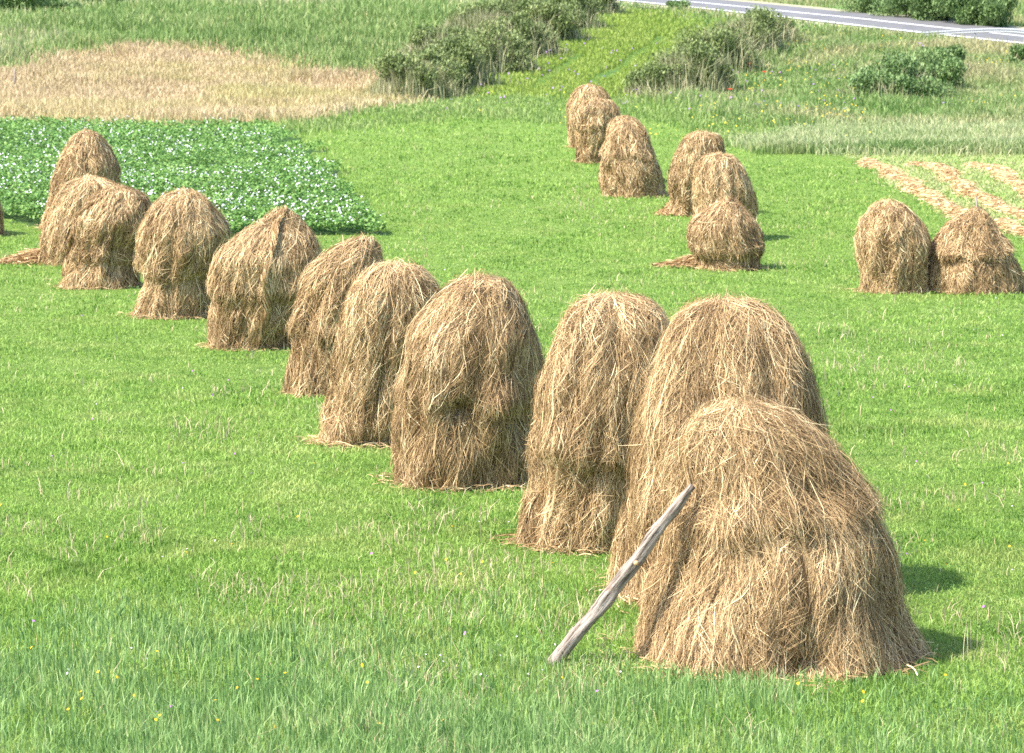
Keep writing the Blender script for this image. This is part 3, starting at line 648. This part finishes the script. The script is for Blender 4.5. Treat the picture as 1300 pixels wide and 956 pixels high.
# ------------------------------------------------------------------ potato field in rows
def leaves(n, X, Y, Z, s, r=rng, flat=0.5):
    a = r.uniform(0, 6.28, n); u = np.stack([np.cos(a), np.sin(a), r.normal(0, flat, n)], 1)*s[:, None]; v = np.stack([-np.sin(a), np.cos(a), r.normal(0, flat, n)], 1)*s[:, None]*0.7
    c = np.stack([X, Y, Z], 1)
    return np.stack([c-u*0.5, c+v*0.5, c+u*0.6, c-v*0.5], 1).reshape(-1, 3), np.arange(n*4).reshape(-1, 4)
def potatoes():
    X, Y = sample_px(330000, -330, 560, 140, 320, P_POTATO)
    row = X*0.94+Y*0.34; rph = np.abs(((row/0.78) % 1)-0.5)*2          # 0 centre of the row .. 1 furrow
    pl = noise(X/0.33, Y/0.33, 0, 70)*0.5+0.5
    keep = rng.random(len(X)) < (1.15-rph*0.55); X, Y, rph, pl = X[keep], Y[keep], rph[keep], pl[keep]; n = len(X)
    top = (0.12+0.24*np.sqrt(np.clip(1-rph**2, 0, 1)))*(0.6+0.6*pl); Z = ground_z(X, Y)+top*(1-0.5*rng.random(n)**2)
    s = np.maximum(0.07, wmin(Y, 2.4))*rng.uniform(0.7, 1.3, n); V, q = leaves(n, X, Y, Z, s)
    tag(mesh_obj('potato_plants', V, [q], M_POT, tone=np.repeat(rng.random(n), 4)), 'dense leafy potato plants in rows behind the long row of haystacks', 'potato plants', kind='stuff')
    X, Y = sample_px(3900, -330, 560, 140, 320, P_POTATO)
    k = (noise(X/3.0, Y/3.0, 0, 72)+0.5*noise(X/0.9, Y/0.9, 0, 73)) > -0.35; X, Y = X[k], Y[k]; n0 = len(X)
    X = np.repeat(X, 3)+rng.normal(0, 0.05, n0*3); Y = np.repeat(Y, 3)+rng.normal(0, 0.05, n0*3); k = rng.random(len(X)) < 0.6; X, Y = X[k], Y[k]; n = len(X)
    h = 0.34+rng.uniform(-0.06, 0.08, n)
    flowers('potato_flowers', X, Y, h, np.full(n, 0.038)*rng.uniform(0.6, 1.35, n), (0.85, 0.85, 0.88), 'white blossom scattered over the potato field')
potatoes()

# ------------------------------------------------------------------ tall vegetation zones
def seg_dist(X, Y, tr):
    a = np.array([float(v) for v in px2ground(*tr[0])]); b = np.array([float(v) for v in px2ground(*tr[1])]); d = b-a; t = np.clip(((X-a[0])*d[0]+(Y-a[1])*d[1])/(d@d), 0, 1)
    return np.hypot(X-a[0]-d[0]*t, Y-a[1]-d[1]*t)+0.25*np.abs(noise(X/1.5, Y/1.5, 0, 77))
TRACKS = [((843,47),(752,108)), ((735,70),(672,116)), ((792,85),(768,103))]
def zone(name, N, box, poly, excl, hr, wpx, mat, lean, label, cat, clump=0.5, cs=2.5, tn=None, cap=0.012):
    X, Y = sample_px(N, *box)
    jx = X+rng.normal(0, 0.9, len(X))*np.clip((Y-70)/60, 0.2, 1); jy = Y+rng.normal(0, 1.6, len(X))*np.clip((Y-70)/60, 0.2, 1)
    k = inpoly(jx, jy, poly) if poly is not None else np.ones(len(X), bool)
    for e_ in (excl or []): k &= ~inpoly(jx, jy, e_)
    X, Y = X[k], Y[k]
    if box[2] < 60:
        k = road_dist(X, Y) > 4.6; X, Y = X[k], Y[k]
    c = noise(X/cs, Y/cs, 0, 80)*clump
    h = rng.uniform(*hr, len(X))*(1+c); w = np.maximum(cap, wmin(Y, wpx))*rng.uniform(.7, 1.3, len(X))
    if name == 'young_crop':
        for tr in TRACKS:
            dd = seg_dist(X, Y, tr); h = h*np.where(dd < 0.42, 0.15, 1)
    return blades(name, X, Y, h, w, mat, lean, tn, label, cat=cat)
zone('dry_grass', 110000, (-330,560,50,165), P_DRY, None, (0.25,0.55), 0.85, M_DRY, 0.40, 'tall dry golden grass in the field behind the potatoes', 'dry grass')
zone('green_weeds', 120000, (-330,760,-40,110), P_REED, [P_PALE1, P_PALE2], (0.4,0.9), 1.0, M_REED, 0.35, 'tall green weeds covering the slope above the golden field', 'weeds')
for q_, lb_ in ((P_PALE1, 'pale seeding weeds along the top edge of the slope'), (P_PALE2, 'pale yellowish weeds at the far left above the golden field')):
    zone('pale_weeds', 60000, (-330,800,-40,95), q_, None, (0.35,0.8), 1.0, M_WEEDP, 0.35, lb_, 'weeds', 0.6)
zone('young_crop', 80000, (560,980,0,135), P_CROP, None, (0.20,0.34), 1.1, M_CROP, 0.25, 'bright green young crop on the slope below the road', 'crop', 0.15)
zone('bank_grass', 110000, (800,1560,25,170), P_BANK, None, (0.25,0.6), 1.0, M_BANK, 0.45, 'rank mixed green grass on the bank right of the crop', 'grass', 0.5)
zone('seeding_grass', 60000, (900,1560,125,205), P_BANKG, None, (0.18,0.42), 0.9, M_PALE, 0.5, 'pale seeding grass along the top edge of the mown field', 'grass', 0.4)
zone('soft_grass', 40000, (340,1000,110,190), P_TALL, None, (0.10,0.28), 1.0, M_TALL, 0.35, 'soft longer grass at the far edge of the meadow', 'grass', 0.5)
zone('stubble', 60000, (1060,1600,190,330), P_MOWN, None, (0.04,0.10), 1.1, M_STUB, 0.6, 'pale cut stubble of the mown field', 'stubble', 0.2)
zone('verge_grass', 60000, (640,1560,-40,80), None, [P_CROP, P_BANK, P_REED], (0.2,0.55), 1.2, M_BANK, 0.3, 'grass on both verges of the road', 'grass', 0.4)
# dark green lower fringe of the bank next to the mown field
X, Y = px2ground(rng.uniform(950, 1560, 16000), 0); t = 950+610*rng.random(15000)**0.65; X, Y = px2ground(t, 197+np.abs(rng.normal(0, 4.5, len(t)))*-1)
blades('fringe_grass', X, Y, rng.uniform(0.2, 0.4, len(X)), wmin(Y, 1.0), M_BANK, 0.35, rng.uniform(0.0, 0.5, len(X)), 'dark green fringe of grass above the mown field', cat='grass')
X, Y = fl_sample(1100, 860, 1560, 45, 160, 2.5, 0.25, None, [P_CROP, P_MOWN]); k = road_dist(X, Y) > 6; X, Y = X[k], Y[k]
flowers('bank_yellow_flowers', X, Y, rng.uniform(0.4, 0.8, len(X)), np.full(len(X), 0.065), (0.62, 0.44, 0.04), 'yellow weed flowers sprinkled over the bank')
X, Y = fl_sample(700, 600, 1150, 60, 190, 2.5, 0.3, None, [P_CROP, P_MOWN, P_POTATO])
flowers('edge_yellow_flowers', X, Y, rng.uniform(0.25, 0.5, len(X)), np.full(len(X), 0.06), (0.70, 0.62, 0.06), 'yellow flowers at the far edge of the meadow')
X, Y = fl_sample(160, 560, 1200, 60, 150, None, 0, None, [P_MOWN, P_POTATO])
flowers('bank_purple_flowers', X, Y, rng.uniform(0.3, 0.6, len(X)), np.full(len(X), 0.08), (0.38, 0.20, 0.50), 'purple flowers scattered at the foot of the bank')
# poppies
M_POPPY = plain_mat('poppy petals', (0.75, 0.07, 0.03), 0.6, 0.2, 0.2)
for (px, py, lb) in [(951,84,'red poppy nearest the crop strip, in the bright bank grass'), (970,100,'red poppy a little below the first one on the bright bank'), (926,122,'orange-red poppy low on the bank close to the dark shrubs'), (1044,22,'x')][:3]:
    if lb == 'x': continue
    X, Y = px2ground(px, py+12); X, Y = float(X), float(Y); z = float(ground_z(X, Y))
    e = empty('poppy', (X, Y, z), lb, 'poppy', 'red poppies on the bank')
    tube('stem', [(X, Y, z), (X+0.02, Y, z+0.35), (X, Y, z+0.66)], [0.012, 0.010, 0.008], M_STEM, 6, parent=e)
    V = []; fs = []
    for k in range(5):
        a = k*1.2566; u = np.array([math.cos(a), math.sin(a), 0.45]); w_ = np.array([-math.sin(a), math.cos(a), 0]); b0 = len(V)
        V += [np.zeros(3), u*0.06+w_*0.06, u*0.12+w_*0.035, u*0.12-w_*0.035, u*0.06-w_*0.06]; fs.append([b0, b0+1, b0+2, b0+3, b0+4])
    mesh_obj('petals', np.array(V)+np.array([0, 0, 0.66]), [np.array(fs)], M_POPPY, parent=e)

# ------------------------------------------------------------------ shrubs
def shrub(px, row, wpx, hpx, label, group, mat=M_BUSH, weeds=0.5, seed=0, leaf=0.085, name='shrub', nleaf=None):
    r = np.random.default_rng(500+seed); X, Y = px2ground(px, row); X, Y = float(X), float(Y); z = float(ground_z(X, Y))
    wpx *= 1.2; hpx *= 1.15; W = wpx/F*Y/2; H = hpx/F*Y; D = W*0.9
    e = empty(name, (X, Y, z), label, 'shrub', group)
    # lobes
    nl = 13; lc = np.stack([np.clip(r.normal(0, .45, nl), -.8, .8)*W, np.clip(r.normal(0, .42, nl), -.8, .8)*D, H*r.uniform(0.08, 0.72, nl)], 1); lr = r.uniform(0.28, 0.5, nl)
    n = nleaf or int(2500+5200*W*H/2); li = r.integers(0, nl, n); d = r.normal(0, 1, (n, 3)); d /= np.linalg.norm(d, axis=1)[:, None]; rad = r.random(n)**0.45
    sc = np.stack([W*lr[li], D*lr[li], H*0.62*lr[li]], 1); c = lc[li]+d*sc*rad[:, None]*1.15
    c[:, 2] = np.abs(c[:, 2])+0.04
    s = leaf*r.uniform(0.6, 1.5, n)
    V, q = leaves(n, c[:, 0], c[:, 1], c[:, 2], s, r, 0.9)
    lt = r.uniform(-0.15, 0.15, nl)
    mesh_obj('foliage', V, [q], mat, parent=e, tone=np.repeat(np.clip(r.beta(2, 2, n)*0.8+0.1+lt[li], 0, 1), 4))
    # stems
    NSt = 14; pos = []
    for k in range(NSt):
        tgt = lc[r.integers(0, nl)]+r.normal(0, .12, 3)*W; b = np.array([r.normal(0, .12)*W, r.normal(0, .12)*D, -0.05])
        pos.append([b+(tgt-b)*t+np.array([0, 0, 0.10*math.sin(t*3.1)]) for t in np.linspace(0, 1, 5)])
    V, q, tn = ribbon(np.array(pos), np.full(NSt, 0.05), np.full(NSt, .5), r); V2, q2, t2 = ribbon(np.array(pos), np.full(NSt, 0.05), np.full(NSt, .5), r)
    mesh_obj('stems', np.concatenate([V, V2]), [np.concatenate([q, q2+len(V)])], M_STEM, parent=e)
    if weeds > 0:
        nw = int(1000*weeds*W*max(1,H/1.5)); xw = r.normal(0, .55, nw)*W; yw = r.normal(0.1, .5, nw)*D
        hw = H*r.uniform(0.35, 0.95, nw)*np.exp(-(xw/W)**2*0.6)
        blades('weed_stalks', xw, yw, hw, np.full(nw, 0.034)*r.uniform(.6, 1.3, nw), M_WEED, 0.35, r.random(nw), Z=np.zeros(nw)-0.03, parent=e, kind='stuff')
    return e
G1 = 'shrubs and weeds of the hedge left of the young crop'
H1 = [(528,122,70,52,'pale weedy shrub at the lower left end of the hedge, beside the golden field',1.6),(560,116,60,50,'dark shrub second from the lower end of the left hedge',0.4),
      (592,110,62,58,'darkest bushy shrub at the lower corner of the crop strip',0.15),(628,92,62,55,'brownish shrub above the darkest one in the left hedge',0.9),
      (660,72,62,52,'shrub at the middle of the left hedge, dark at its foot',0.6),(690,54,60,50,'grey-green shrub above the middle of the left hedge',0.8),
      (718,38,56,44,'dark low shrub in the upper part of the left hedge',0.5),(745,22,52,40,'last dark shrub of the left hedge, just under the road',0.6),
      (560,78,66,42,'pale seedy weed clump behind the dark shrubs of the left hedge',1.8),(610,52,70,44,'tall pale weed clump high behind the left hedge',1.8),(665,28,70,40,'straw-topped weed clump near the top edge, left of the road',1.8),
      (480,98,0,0,'',0)]
for i, (a, b, w, h, lb, wd) in enumerate(H1):
    if w: shrub(a, b, w*1.15, h, lb, G1, M_BUSH, wd, i)
G2 = 'shrubs and weeds of the hedge right of the young crop'
H2 = [(842,122,56,30,'low brown weedy shrub at the lower end of the right hedge',1.8),(872,120,62,50,'broad grey-green shrub near the lower end of the right hedge',0.8),
      (898,118,50,44,'darkest shrub at the foot of the right hedge',0.1),(914,92,66,50,'olive shrub at the middle of the right hedge',0.6),
      (948,72,56,42,'shrub with pale seed heads in the upper right hedge',1.0),(978,62,52,38,'dark round shrub at the top of the right hedge, under the road',0.3)]
for i, (a, b, w, h, lb, wd) in enumerate(H2): shrub(a, b, w*1.2, h*1.3, lb, G2, M_BUSH, wd, 20+i)
G3 = 'willowy shrubs on the right bank'
H3 = [(1112,135,66,40,'low grass-like shrub at the left end of the clump on the right bank',1.0),(1148,132,74,56,'large grey-green shrub in the middle of the clump on the right bank',0.5),
      (1178,118,60,50,'shadowed dark shrub in the clump on the right bank',0.1),(1200,100,50,36,'small shrub at the upper right end of the clump on the right bank',0.2)]
for i, (a, b, w, h, lb, wd) in enumerate(H3): shrub(a, b, w*1.1, h, lb, G3, M_BUSHG, wd*0.3, 40+i)
G4 = 'green shrubs beyond the road'
for i, (a, b, w, h, lb) in enumerate([(1108,18,56,26,'low green shrub beyond the road, leftmost of its clump'),(1155,24,70,40,'leafy green shrub beyond the road with dark gaps'),(1195,28,60,42,'round green shrub in the middle of the clump beyond the road'),
                                      (1232,33,60,42,'dark green shrub beyond the road behind the start of the guard rail'),(1262,36,44,38,'last green shrub beyond the road, at the right')]):
    shrub(a, b, w*1.1, h*1.25, lb, G4, M_BUSHG, 0, 60+i)
G5 = 'dark shrubs in the top left corner'
for i, (a, b, w, h, lb) in enumerate([(12,18,60,34,'dark shrub cut by the top left corner of the picture'),(48,17,56,26,'dark shrub beside the one in the top left corner'),(84,18,34,14,'small dark bush at the right end of the top left clump'),(128,8,40,14,'small olive bush at the top edge left of centre')]):
    shrub(a, b, w*1.1, h*1.15, lb, G5, M_BUSHG, 0, 80+i)
shrub(1300, 84, 34, 26, 'green shrub on the right bank cut by the right edge, below the guard rail', G3, M_BUSHG, 0.1, 90)
shrub(862, 14, 26, 12, 'small green tuft-like bush at the road edge above the crop', 'small bushes at the road edge', M_BUSHG, 0.4, 91, 0.08)

# grey stake in the golden field
X, Y = px2ground(19, 114); X, Y = float(X), float(Y); z = float(ground_z(X, Y))
tube('field_stake', [(X, Y, z-0.1), (X+0.01, Y, z+0.4), (X+0.03, Y, z+0.95)], [0.045, 0.042, 0.038], M_POLE, 8, label='thin grey wooden stake standing in the golden dry grass at the far left', cat='stake')

# ------------------------------------------------------------------ hay windrows on the mown field
def windrow(path, wid, label):
    W = np.array([[*map(float, px2ground(*p))] for p in path]); d = np.concatenate([[0], np.cumsum(np.linalg.norm(np.diff(W, axis=0), axis=1))])
    n = int(d[-1]*480); t = rng.uniform(0, d[-1], n); X = np.interp(t, d, W[:, 0]); Y = np.interp(t, d, W[:, 1])
    wob = 0.18*noise(t/1.7, 0, 0, 5); off = rng.normal(0, wid*0.20, n); X = X+wob+off*0.9; Y = Y+off*0.5
    Z = ground_z(X, Y)+0.03+0.15*np.exp(-(off/(wid*0.3))**2)*rng.random(n)**0.6*(0.75+0.35*noise(t/1.1, 3, 0, 6))
    V, q, tn = loose(X, Y, Z, rng, 0.20, 0.017)
    tn = np.clip(tn+0.14, 0, 1)
    tag(mesh_obj('hay_windrow', V, [q], M_HAY, tone=tn), label, 'windrow', 'rows of cut hay on the mown field')
windrow([(1092,203),(1120,212),(1142,224),(1160,238),(1185,254),(1212,268),(1232,277)], 0.8, 'leftmost windrow of cut hay on the mown field')
windrow([(1150,207),(1188,210),(1205,222),(1218,236),(1240,250),(1270,264),(1320,280)], 0.8, 'middle windrow of cut hay on the mown field')
windrow([(1225,209),(1262,214),(1280,228),(1300,242),(1340,262)], 0.8, 'rightmost windrow of cut hay on the mown field')
windrow([(1262,282),(1290,294),(1330,306)], 0.8, 'short windrow of cut hay right behind the pointed haystack')

# ------------------------------------------------------------------ road
def strip(name, o0, o1, zo, mat, label=None, i0=0, i1=None, dash=None, na=6):
    i1 = len(ROADC) if i1 is None else i1; idx = np.arange(i0, i1); offs = np.linspace(o0, o1, na)
    P = ROADC[idx][:, None, :]+_rn[idx][:, None, :]*offs[None, :, None]
    zc = base_z(ROADC[idx][:, 1])[:, None]+np.zeros((1, na)); zg = base_z(P[..., 1])
    Z = zg*0.6+zc*0.4+0.16+zo
    V = np.concatenate([P, Z[..., None]], -1).reshape(-1, 3); a = np.arange(len(idx)-1)[:, None]*na+np.arange(na-1)[None]
    if dash: a = a[(np.arange(len(idx)-1) % dash[1]) < dash[0]]
    a = a.ravel()
    o = mesh_obj(name, V, [np.stack([a, a+na, a+na+1, a+1], 1)], mat, smooth=True); tag(o, label, kind='structure'); return o
def asphalt():
    m, nt = new_mat('asphalt'); n = noise_node(nt, 0.5, 6, 0.7); n2 = noise_node(nt, 25, 3)
    finish(nt, ramp(nt, n, [(0.3, (0.105, 0.103, 0.105)), (0.7, (0.15, 0.147, 0.15))]), 0.85, 0.3, 0, n2, 0.005); return m
strip('road_verge', -5.6, 4.7, -0.05, ground_mat('gravel verge', (0.30, 0.27, 0.20), (0.36, 0.33, 0.22), (0.26, 0.30, 0.14), 1.2), 'gravelly verge under and beside the road')
strip('road', -3.4, 3.1, 0.0, asphalt(), 'grey asphalt road crossing the top right of the picture')
M_LINE = plain_mat('white road paint', (0.78, 0.78, 0.78), 0.6)
strip('road_edge_line', -3.35, -2.95, 0.006, M_LINE, 'white edge line on the near side of the road', na=3)
strip('road_centre_line', -0.14, 0.14, 0.006, M_LINE, 'white centre line of the road', na=2)
M_STEEL, nt = new_mat('galvanised steel'); finish(nt, mixc(nt, noise_node(nt, 3, 4), (0.24, 0.25, 0.27), (0.34, 0.36, 0.38)), 0.55, 0.5)
# guard rail along the near side
def guard_rail():
    tgt = np.array([[*map(float, px2ground(1186, 47))]]); i0 = int(np.argmin(np.linalg.norm(ROADC-tgt, axis=1)))
    idx = np.arange(i0, min(len(ROADC), i0+40)); off = -4.3
    P = ROADC[idx]+_rn[idx]*off; z = base_z(P[:, 1])*0.6+base_z(ROADC[idx][:, 1])*0.4+0.12
    h = np.full(len(idx), 0.80); h[:8] = [0.10, 0.22, 0.34, 0.46, 0.57, 0.67, 0.75, 0.80]
    root = (float(P[0, 0]), float(P[0, 1]), float(z[0])); e = empty('guard_rail', root, 'galvanised guard rail with a sloping end beside the road at the right', 'guard rail')
    prof = [(-0.02, -0.12), (0.05, -0.09), (0.05, -0.04), (-0.02, 0.0), (0.05, 0.04), (0.05, 0.09), (-0.02, 0.12)]
    both = prof+[(a-0.012, b) for a, b in prof[::-1]]; m = len(both)
    V = []
    for k in range(len(idx)):
        nrm = -_rn[idx[k]]
        for (a, b) in both: V.append((P[k, 0]+nrm[0]*(a+0.06), P[k, 1]+nrm[1]*(a+0.06), z[k]+h[k]+b))
    a = np.arange(len(idx)-1)[:, None]*m+np.arange(m)[None]; b = np.arange(len(idx)-1)[:, None]*m+(np.arange(m)+1)[None] % m
    mesh_obj('rail_beam', V, [np.stack([a, b, b+m, a+m], -1).reshape(-1, 4)], M_STEEL, parent=e, origin=root)
    for k in range(4, len(idx), 4):
        x0, y0 = P[k]; V = [(x0+sx*0.05, y0+sy*0.05, zz) for zz in (z[k]-0.3, z[k]+h[k]+0.1) for sx, sy in ((-1,-1),(1,-1),(1,1),(-1,1))]
        mesh_obj('post', V, [np.array([[0,1,5,4],[1,2,6,5],[2,3,7,6],[3,0,4,7],[4,5,6,7]])], M_STEEL, parent=e, origin=root)
guard_rail()

# ------------------------------------------------------------------ light
EL, AZ = R(53), R(-113)          # sun direction: azimuth measured clockwise from +Y (view direction); from the left, behind the camera
sx, sy, sz = math.sin(AZ)*math.cos(EL), math.cos(AZ)*math.cos(EL), math.sin(EL)
w = bpy.data.worlds.new('World'); scene.world = w; w.use_nodes = True; nt = w.node_tree
bg = nt.nodes['Background']; sk = nt.nodes.new('ShaderNodeTexSky'); sk.sky_type = 'NISHITA'; sk.sun_disc = False
sk.sun_elevation = EL; sk.sun_rotation = AZ; sk.dust_density = 1.5; nt.links.new(sk.outputs[0], bg.inputs[0]); bg.inputs[1].default_value = 0.15
ld = bpy.data.lights.new('sun', 'SUN'); ld.energy = 3.9; ld.angle = R(0.53); ld.color = (1, 0.955, 0.88)
lo = bpy.data.objects.new('sun', ld); COL.objects.link(lo)
import mathutils
lo.rotation_euler = mathutils.Vector((sx, sy, sz)).to_track_quat('Z', 'Y').to_euler()
scene.view_settings.view_transform = 'Standard'; scene.view_settings.look = 'None'; scene.view_settings.gamma = 1
scene.view_settings.exposure = 1.48
scene.cycles.max_bounces = 6; scene.cycles.diffuse_bounces = 3; scene.cycles.glossy_bounces = 2; scene.cycles.transmission_bounces = 3; scene.cycles.transparent_max_bounces = 4
scene.cycles.use_denoising = False
